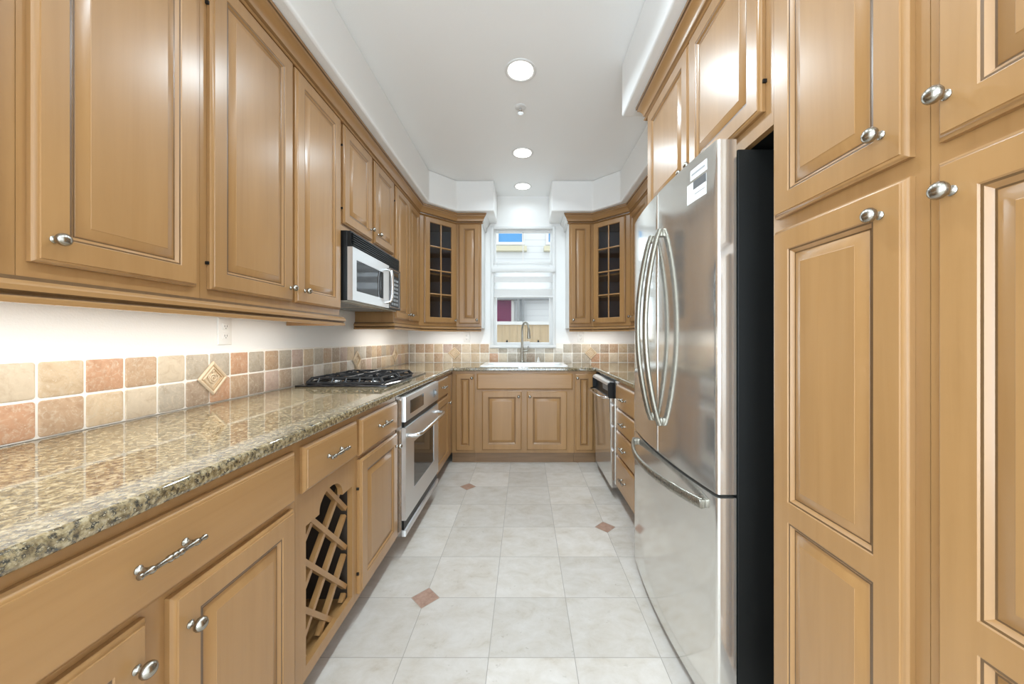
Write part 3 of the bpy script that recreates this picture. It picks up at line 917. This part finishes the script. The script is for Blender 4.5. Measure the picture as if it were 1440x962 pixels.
for q in ((1.93, wy0, .200, .703), (wy1, 2.656, .200, .703), (wy0, wy1, .200, wz0), (wy0, wy1, wz1, .703)):
    m.fbox(OF, *q, -.0235, -.001)
dr = m.build('door', M_STEELH, t)
MB().fbox(OF, wy0, wy1, wz0, wz1, -.020, -.004).build('window_glass', M_OVENGLASS, dr)
hz = .652
m = MB().tube([OF(1.975, hz, .0), OF(1.977, hz, .03), OF(1.99, hz, .050), OF(2.03, hz, .058), OF(2.3, hz, .060), OF(2.56, hz, .058), OF(2.60, hz, .050), OF(2.613, hz, .03), OF(2.615, hz, .0)], .0115, 14)
m.build('handle', M_CHROME, dr)
MB().fbox(OF, 1.934, 2.652, .146, .1985, -.0235, -.012).build('lower_vent', M_BLACK, t)
MB().fbox(OF, 1.93, 2.656, .113, .1455, -.0235, -.001, 0, .002).build('bottom_trim', M_STEELH, t)

# ------------------------------------------------------------------ over-range microwave
t = thing('microwave', 'stainless and black over-range microwave mounted below the short cabinet', 'microwave', (-1.1, 2.375, 1.40))
MX = .965; my0, my1 = 1.993, 2.757
MF = FR((-MX, 0, 0), (0, 1, 0), (1, 0, 0))
MB().box(-XW + .003, my0, 1.405, -MX - .030, my1, 1.797, r=.003).build('body', M_BLACK, t)
MB().box(-XW + .003, my0 + .004, 1.397, -MX - .032, my1 - .004, 1.4045).box(-1.28, 2.06, 1.3945, -1.06, 2.32, 1.3968, 1).box(-1.28, 2.42, 1.3945, -1.06, 2.68, 1.3968, 1).build('underside', [M_UNDER, M_GREY], t)
m = MB().fbox(MF, my0, my1, 1.708, 1.795, -.0295, -.012)
for k in range(6):
    z = 1.716 + k * .0128
    m.loops([[MF(y, z, -.0125) for y in (my0 + .012, my1 - .012)] + [MF(y, z + .008, -.0125) for y in (my1 - .012, my0 + .012)],
             [MF(y, z - .001, -.001) for y in (my0 + .012, my1 - .012)] + [MF(y, z + .004, -.001) for y in (my1 - .012, my0 + .012)]], True, True)
m.build('vent_grille', M_BLACK, t)
dy1 = 2.525; m = MB()
wy0, wy1, wz0, wz1 = 2.040, 2.405, 1.462, 1.640
for q in ((my0, wy0, 1.405, 1.706), (wy1 + .025, dy1, 1.405, 1.706), (wy0, wy1 + .025, 1.405, wz0), (wy0, wy1 + .025, wz1, 1.706)):
    m.fbox(MF, *q, -.0295, 0)
m.fbox(MF, wy1, wy1 + .025, wz0, wz1, -.0295, -.001, 1)
dr = m.build('door', [M_STEELH, M_BLACK], t)
MB().fbox(MF, wy0, wy1, wz0, wz1, -.025, -.003).build('window_glass', M_BLKGLASS, dr)
hy = 2.475
MB().tube([MF(hy, 1.440, 0), MF(hy, 1.442, .022), MF(hy, 1.455, .036), MF(hy, 1.49, .042), MF(hy, 1.555, .044), MF(hy, 1.62, .042), MF(hy, 1.655, .036), MF(hy, 1.668, .022), MF(hy, 1.670, 0)], .010, 12).build('handle', M_CHROME, dr)
cp = MB().fbox(MF, dy1 + .003, my1, 1.405, 1.706, -.0295, -.001).build('control_panel', M_BLACK, t)
m = MB()
for q in ((dy1 + .02, dy1 + .024, 1.42, 1.69), (my1 - .022, my1 - .018, 1.42, 1.69), (dy1 + .02, my1 - .018, 1.416, 1.420), (dy1 + .02, my1 - .018, 1.690, 1.694)):
    m.fbox(MF, *q, -.0008, .001)
m.build('panel_trim', M_CHROME, cp)
MB().fbox(MF, dy1 + .045, my1 - .04, 1.650, 1.678, -.0008, .0008).build('display', M_DISP, cp)
m = MB()
for i in range(3):
    for j in range(7):
        m.fbox(MF, dy1 + .05 + i * .047, dy1 + .085 + i * .047, 1.435 + j * .029, 1.452 + j * .029, -.0008, .0008)
m.build('keypad', M_GREY, cp)

# ------------------------------------------------------------------ refrigerator
t = thing('refrigerator', 'stainless French-door refrigerator with bottom freezer and charcoal sides', 'refrigerator', (.95, 1.485, 0))
fy0, fy1, fys = 1.075, 1.895, 1.485
MB().box(.646, fy0 + .004, .032, 1.30, fy1 - .004, 1.765, r=.004).box(.70, fy0 + .05, 0, .76, fy0 + .11, .032).box(.70, fy1 - .11, 0, .76, fy1 - .05, .032).box(1.2, fy0 + .05, 0, 1.26, fy0 + .11, .032).box(1.2, fy1 - .11, 0, 1.26, fy1 - .05, .032).build('case', M_CASE_AND_SHADE, t)
MB().box(.67, fy0 + .03, .004, .69, fy1 - .03, .031).build('kick_grille', M_BLACK, t)
def fx(y): return .5535 + .0295 * ((y - fys) / .41) ** 2
def curved(y0, y1, z0, z1, rl, rh):
    pts = []
    n = 22
    for k in range(n + 1):
        y = y0 + (y1 - y0) * k / n; x = fx(y)
        e0, e1 = y - y0, y1 - y
        if rl and e0 < rl: x += rl - math.sqrt(max(0, rl * rl - (rl - e0) ** 2))
        if rh and e1 < rh: x += rh - math.sqrt(max(0, rh * rh - (rh - e1) ** 2))
        pts.append((x, y))
    # extra samples in the rounded corners
    def corner(yc, s, r):
        return [(fx(yc + s * (r - r * math.cos(a))) + r - r * math.sin(a), yc + s * (r - r * math.cos(a))) for a in (0, .3, .6, .9, 1.2, PI / 2)]
    pts = [p for p in pts if (p[1] - y0 > rl + .001) and (y1 - p[1] > rh + .001)]
    pts = corner(y0, 1, rl) + pts + corner(y1, -1, rh)[::-1]
    pts = [(.640, y0)] + pts + [(.640, y1)]
    L = [[Vector((x, y, z)) for x, y in pts] for z in (z0, z1)]
    return MB().loops(L, True, True)
HANDLE_B = .058
def vhandle(y, parent):
    pts = []; z0, z1 = .842, 1.628
    for k in range(25):
        s = k / 24; z = z0 + (z1 - z0) * s
        pts.append((fx(y) - .010 - HANDLE_B * math.sin(PI * s) ** .8, y, z))
    m = MB().tube(pts, .0155, 12, side=(0, 1, 0), r2=.0105)
    for z in (z0 + .012, z1 - .012): m.box(fx(y) - .018, y - .011, z - .016, fx(y) + .001, y + .011, z + .016, r=.004)
    return m.build('handle', M_HANDLE, parent, 50)
d1 = curved(fy0, fys - .0025, .717, 1.793, .010, .006).build('door', M_STEEL, t)
vhandle(1.437, d1)
d2 = curved(fys + .0025, fy1, .717, 1.793, .006, .010).build('door', M_STEEL, t)
vhandle(1.533, d2)
fz = curved(fy0, fy1, .035, .706, .010, .010).build('freezer_drawer', M_STEEL, t)
pts = []
for k in range(29):
    s = k / 28; y = 1.135 + (1.845 - 1.135) * s
    pts.append((fx(y) - .010 - .050 * math.sin(PI * s) ** .8, y, .662))
m = MB().tube(pts, .0165, 12, side=(0, 0, 1), r2=.009)
for y in (1.150, 1.830): m.box(fx(y) - .018, y - .018, .648, fx(y) + .003, y + .018, .676, r=.004)
m.build('handle', M_HANDLE, fz, 50)
MB().box(.60, fy0 + .03, 1.7935, .645, fy0 + .10, 1.803, r=.003).build('hinge_cover', M_CASE_AND_SHADE, d1)
# energy label and care sticker on the near door
def sticker(y0, y1, z0, z1, mat, dd, name, parent):
    m = MB(); n = 6; L = []
    for k in range(n + 1):
        y = y0 + (y1 - y0) * k / n; x = fx(y)
        L.append([Vector((x - dd, y, z0)), Vector((x - dd, y, z1)), Vector((x - dd + .0006, y, z1)), Vector((x - dd + .0006, y, z0))])
    m.loops(L, True, True)
    return m.build(name, mat, parent)
s = sticker(1.125, 1.215, 1.725, 1.760, M_LABEL, .0008, 'label', d1)
sticker(1.133, 1.207, 1.739, 1.746, M_INK, .0013, 'label_print', s)
s = sticker(1.128, 1.235, 1.650, 1.717, M_LABEL, .0008, 'label', d1)
sticker(1.128, 1.197, 1.690, 1.717, M_LABELD, .0013, 'label_print', s)
sticker(1.135, 1.190, 1.671, 1.674, M_INK, .0013, 'label_print', s)

# ------------------------------------------------------------------ dishwasher
t = thing('dishwasher', 'stainless dishwasher with black control housing, right of the sink run', 'dishwasher', (.69, 2.95, 0))
wy0, wy1 = 2.652, 3.255
MB().box(.692, wy0, .10, 1.28, wy1, .874).box(.675, 2.6395, .10, .70, wy0 - .001, .872, 1).build('body', [M_GREY, M_STEEL], t)
MB().box(.745, wy0, .004, .79, wy1, .0995).box(.80, wy0 + .04, 0, .86, wy0 + .1, .0995).box(.80, wy1 - .1, 0, .86, wy1 - .04, .0995).build('toe_kick', M_BLACK, t)
lean = .016
L = []
for z in (.075, .742):
    sx = -lean * (z - .075) / .667
    L.append([Vector((x + sx, y, z)) for x, y in ((.690, wy0), (.652, wy0), (.648, wy0 + .004), (.648, wy1 - .004), (.652, wy1), (.690, wy1))])
dd = MB().loops(L, True, True).build('door', M_STEEL, t)
hz = .742
m = MB().tube([(.636, wy0 + .03, hz), (.600, wy0 + .045, hz), (.578, wy0 + .09, hz), (.572, wy0 + .16, hz), (.570, 2.95, hz), (.572, wy1 - .16, hz), (.578, wy1 - .09, hz), (.600, wy1 - .045, hz), (.636, wy1 - .03, hz)], .0095, 12)
m.build('handle', M_CHROME, dd)
sec = [(.672, .7435), (.672, .858), (.640, .862), (.624, .852), (.620, .838), (.634, .832), (.655, .826), (.658, .772), (.645, .7435)]
m = MB()
end = [(.672, .7435), (.672, .858), (.640, .862), (.624, .852), (.620, .838), (.622, .750), (.630, .7435)]
m.loops([[Vector((x, y, z)) for x, z in sec] for y in (wy0 + .012, wy1 - .012)], True, True)
for y0_, y1_ in ((wy0, wy0 + .0118), (wy1 - .0118, wy1)):
    m.loops([[Vector((x, y, z)) for x, z in end] for y in (y0_, y1_)], True, True)
m2 = m.build('control_housing', M_BLACK, dd)
cap = [(.641, .8625), (.624, .8535), (.6188, .838), (.6175, .838), (.6225, .8555), (.640, .866), (.668, .864), (.668, .8605)]
MB().loops([[Vector((x, y, z)) for x, z in cap] for y in (wy0 + .014, wy1 - .014)], True, True).build('top_trim', M_STEELH, m2)
MB().loops([[Vector((x, y, z)) for x, z in ((.6545, .815), (.657, .775), (.6545, .775), (.652, .815))] for y in (wy0 + .02, wy0 + .33)], True, True).build('control_strip', M_GREY, m2)

# ------------------------------------------------------------------ sink and faucet
t = thing('kitchen_sink', 'white drop-in kitchen sink set in the granite below the window', 'sink', (0, 3.7, .914))
def rr(x0, x1, y0, y1, r_, z, n=5):
    p = []
    for cx, cy, s in ((x1 - r_, y1 - r_, 0), (x0 + r_, y1 - r_, 1), (x0 + r_, y0 + r_, 2), (x1 - r_, y0 + r_, 3)):
        for k in range(n):
            a = PI / 2 * (s + k / (n - 1)); p.append(Vector((cx + r_ * math.cos(a), cy + r_ * math.sin(a), z)))
    return p
x0, x1, y0, y1 = -.438, .425, 3.430, 4.000
m = MB().loops([rr(x0, x1, y0, y1, .04, .9145), rr(x0, x1, y0, y1, .04, .919), rr(x0 + .005, x1 - .005, y0 + .005, y1 - .005, .04, .9245), rr(x0 + .014, x1 - .014, y0 + .014, y1 - .014, .04, .9265),
                rr(x0 + .045, x1 - .045, y0 + .05, y1 - .11, .06, .9255), rr(x0 + .053, x1 - .053, y0 + .058, y1 - .118, .06, .918), rr(x0 + .06, x1 - .06, y0 + .064, y1 - .124, .06, .86),
                rr(x0 + .08, x1 - .08, y0 + .084, y1 - .144, .06, .745), rr(x0 + .12, x1 - .12, y0 + .12, y1 - .18, .06, .735)], False, True)
m.build('basin', M_PORC, t)
MB().lathe([(.040, 0), (.040, .003), (.030, .004), (.028, .001), (.001, .001)], (-.01, 3.66, .7355), (0, 0, 1), 20).build('drain', M_CHROME, t)
t = thing('faucet', 'brushed steel gooseneck kitchen faucet with pull-down spray, standing on the white sink', 'faucet', (-.03, 3.95, .926))
fxx, fyy = -.030, 3.950
MB().lathe([(.027, 0), (.027, .006), (.020, .012), (.017, .03), (.017, .15), (.0135, .165), (.012, .18)], (fxx, fyy, .9268), (0, 0, 1), 18).build('base', M_HANDLE, t, 40)
pts = [(fxx, fyy, 1.10), (fxx, fyy, 1.20), (fxx, fyy, 1.28)]
R = .085
for k in range(1, 13):
    a = PI * k / 12 * .97
    d = R - R * math.cos(a)
    pts.append((fxx + d * .42, fyy - d * .90, 1.28 + R * math.sin(a)))
MB().tube(pts, .0115, 12).build('spout', M_HANDLE, t, 50)
ex, ey, ez = pts[-1]
MB().lathe([(.0115, 0), (.014, .01), (.017, .05), (.019, .095), (.0175, .105), (.001, .106)], (ex, ey, ez + .004), (.03, -.06, -1), 16).build('spray_head', M_HANDLE, t, 50)
MB().tube([(fxx + .012, fyy, 1.050), (fxx + .05, fyy - .004, 1.052), (fxx + .062, fyy - .006, 1.058), (fxx + .068, fyy - .006, 1.105)], [.011, .010, .008, .006], 10).build('lever', M_HANDLE, t, 50)
t = thing('soap_dispenser', 'small white soap dispenser at the rear of the sink, right of the faucet', 'soap dispenser', (.15, 3.945, .926))
MB().lathe([(.022, 0), (.022, .005), (.015, .010), (.012, .030), (.013, .036), (.010, .042), (.001, .043)], (.150, 3.945, .9268), (0, 0, 1), 16).build('base', M_WHITE, t, 40)
MB().tube([(.150, 3.945, .968), (.150, 3.935, .978), (.150, 3.905, .982), (.150, 3.89, .972)], .006, 8).build('spout', M_WHITE, t, 50)

# ------------------------------------------------------------------ window and blind
w = bpy.data.objects.new('window_1', None); COL.objects.link(w); w.location = (-.02, YB, 1.1); w['kind'] = 'structure'
w['label'] = 'white framed window above the sink with a fixed light over a lower sash'; w['category'] = 'window'
m = MB()
cx0, cx1, cz0, cz1 = -.392, .352, 1.083, 2.474
for q in ((cx0, WX0 + .008, cz0, cz1), (WX1 - .008, cx1, cz0, cz1), (WX0 + .008, WX1 - .008, WZ1 - .008, cz1)):
    m.fbox(BWF, *q, .0005, .018, 0, .004)
m.fbox(BWF, cx0 - .006, cx1 + .006, cz0, cz0 + .030, .0005, .034, 0, .006)
m.build('casing', M_TRIM, w)
m = MB()
def fr(x0, x1, z0, z1, wd, yb, yf):
    F = FR((0, yb, 0), (1, 0, 0), (0, -1, 0)); d = yb - yf
    m.fbox(F, x0, x0 + wd, z0, z1, 0, d, 0, .003); m.fbox(F, x1 - wd, x1, z0, z1, 0, d, 0, .003)
    m.fbox(F, x0 + wd, x1 - wd, z0, z0 + wd, 0, d, 0, .003); m.fbox(F, x0 + wd, x1 - wd, z1 - wd, z1, 0, d, 0, .003)
fr(WX0 + .0005, WX1 - .0005, 2.045, WZ1 - .0005, .030, YB + .085, YB + .02)
fr(WX0 + .0005, WX1 - .0005, WZ0 + .0005, 2.044, .040, YB + .085, YB + .02)
m.build('sash', M_TRIM, w)
m = MB()
m.box(-.027, YB + .045, 2.075, -.015, YB + .06, 2.42); m.box(-.025, YB + .045, 1.145, -.017, YB + .06, 2.005, 1)
m.build('muntin', [M_TRIM, M_GREY], w)
MB().box(WX0 + .029, YB + .061, 2.074, WX1 - .029, YB + .065, 2.421).build('pane', M_PANE, w)
MB().box(WX0 + .039, YB + .061, 1.144, WX1 - .039, YB + .065, 2.006).build('pane', M_PANE, w)
for x in (-.205, .155):
    MB().box(x - .010, YB + .004, 1.146, x + .010, YB + .0195, 1.170, r=.003).build('latch', M_BLACK, w)
m = MB().box(-.10, YB - .012, 1.1135, .02, YB + .012, 1.128, r=.004).tube([(-.04, YB - .002, 1.128), (-.03, YB - .010, 1.148), (.05, YB - .014, 1.152), (.06, YB - .014, 1.140)], .006, 8)
m.build('crank', M_TRIM, w)
t = thing('roller_blind', 'white zebra roller blind half lowered over the lower window sash', 'blind', (-.02, YB - .03, 1.95))
m = MB().loops([[Vector((x, YB - .020 - .034 * c_, 1.942 + s_)) for c_, s_ in ((0, 0), (.8, 0), (1, .012), (1, .052), (.8, .066), (0, .066))] for x in (-.372, .342)], True, True)
m.build('cassette', M_TRIM, t)
m = MB(); m2 = MB()
for z0, z1, s_ in ((1.893, 1.9415, 1), (1.826, 1.893, 0), (1.753, 1.826, 1), (1.676, 1.753, 0)):
    (m2 if s_ else m).box(-.345, YB - .034, z0, .315, YB - .0325, z1)
m.build('fabric_band', M_FABRIC, t); m2.build('sheer_band', M_SHEER, t)
MB().box(-.348, YB - .041, 1.655, .318, YB - .026, 1.6758, r=.004).build('bottom_rail', M_TRIM, t)

# ------------------------------------------------------------------ outlets
def outlet(F, a, z, label):
    t = thing('wall_outlet', label, 'outlet', F(a, z - .06, 0), 'white wall outlets')
    p = MB().fbox(F, a - .036, a + .036, z - .06, z + .06, .0005, .006, 0, .003).build('cover_plate', M_WHITE, t)
    for s in (-1, 1):
        m = MB().fbox(F, a - .017, a + .017, z + s * .021 - .014, z + s * .021 + .014, .0062, .0085, 0, .002)
        q = m.build('socket', M_WHITE, p)
    m = MB()
    for s in (-1, 1):
        for x in (-.006, .006): m.fbox(F, a + x - .0012, a + x + .0012, z + s * .021 - .003, z + s * .021 + .006, .0086, .0090)
        m.fbox(F, a - .002, a + .002, z + s * .021 - .010, z + s * .021 - .006, .0086, .0090)
    m.build('slot', M_LABELD, p)
outlet(LW, 1.578, 1.222, 'white double outlet on the left wall above the near tiles')
outlet(BWF, -.665, 1.205, 'white double outlet on the back wall, left of the window')
outlet(BWF, .640, 1.205, 'white double outlet on the back wall, right of the window')

# ------------------------------------------------------------------ ceiling fixtures
LAB = ['recessed ceiling light nearest the camera, above the refrigerator', 'recessed ceiling light in the middle of the row, beyond the sprinkler', 'recessed ceiling light farthest away, above the sink']
for i, (x, y) in enumerate(CAN_POS):
    lab = LAB[i] if i < 3 else 'recessed ceiling light behind the camera'
    if i < 3:
        t = thing('ceiling_light', lab, 'ceiling light', (x, y, CEIL_Z), 'recessed ceiling lights')
        MB().lathe([(.096, 0), (.096, .003), (.090, .006), (.080, .004), (.078, 0)], (x, y, CEIL_Z - .0005), (0, 0, -1), 40).build('trim_ring', M_TRIM, t)
        MB().lathe([(.077, 0), (.077, .0025), (.06, .0035), (.001, .0036)], (x, y, CEIL_Z - .0006), (0, 0, -1), 32).build('diffuser', M_LAMP, t)
    area('can_light', (x, y, CEIL_Z - .012), (0, 0, 0), .15, .15, CAN_W[i], CAN_COL, CAN_SPREAD, 'DISK')
t = thing('fire_sprinkler', 'small chrome fire sprinkler head on the ceiling between two recessed lights', 'sprinkler', (-.03, 2.51, CEIL_Z))
MB().lathe([(.040, 0), (.040, .002), (.034, .006), (.020, .007)], (-.03, 2.51, CEIL_Z - .0005), (0, 0, -1), 24).build('escutcheon', M_TRIM, t)
MB().lathe([(.010, 0), (.010, .018), (.006, .022), (.006, .034)], (-.03, 2.51, CEIL_Z - .0078), (0, 0, -1), 12).build('frame', M_CHROME, t)
MB().lathe([(.019, 0), (.020, .0015), (.004, .003)], (-.03, 2.51, CEIL_Z - .0422), (0, 0, -1), 16).build('deflector', M_CHROME, t)

# ------------------------------------------------------------------ outside the window
struct(MB().box(-8, YB + .3, -.12, 8, 14, -.03).build('ground', simple('paving', (.5, .48, .45), .8)))
YN = 9.0
t = thing('neighbour_house', 'pale house wall with windows seen through the kitchen window', 'building', (0, YN, -.03))
MB().box(-5, YN, -.03, 5, YN + 3, 7).build('wall', M_SIDING, t)
M_BLUE = simple('blue_window_glass', (.10, .33, .66), .15)
M_MAROON = simple('maroon_curtain', (.17, .012, .07), .7)
def nwin(x0, x1, z0, z1, mat, sill=None):
    m = MB()
    for q in ((x0 - .07, x0, z0 - .07, z1 + .07), (x1, x1 + .07, z0 - .07, z1 + .07), (x0, x1, z0 - .07, z0), (x0, x1, z1, z1 + .07)):
        m.box(q[0], YN - .05, q[2], q[1], YN - .001, q[3])
    f = m.build('window', M_TRIM, t)
    MB().box(x0, YN - .02, z0, x1, YN - .001, z1).build('pane', mat, f)
    if sill: MB().box(x0 - .12, YN - .14, z0 - .24, x1 + .12, YN - .001, z0 - .12).build('sill', simple('cream_trim', (.66, .62, .46), .6), f)
nwin(-.66, -.07, 3.62, 4.8, M_BLUE, True); nwin(.60, 1.3, 3.62, 4.8, M_BLUE, True); nwin(-.75, -.34, 1.2, 2.15, M_MAROON)
m = MB()
for x in (-.16, -.04): m.box(x - .03, YN - .2, -.03, x + .03, YN - .06, 2.2)
m.box(-3, YN - .22, 2.15, 3, YN - .06, 2.24)
m.build('porch_post', M_GREY, t)
YE = 6.5
t = thing('garden_fence', 'tan board fence with white cap rail outside the kitchen window', 'fence', (0, YE, -.03))
MB().box(-4, YE, -.03, 4, YE + .03, 1.44).build('boards', M_BOARDS, t)
MB().box(-4, YE - .03, 1.4405, 4, YE + .06, 1.50).build('cap_rail', M_TRIM, t)
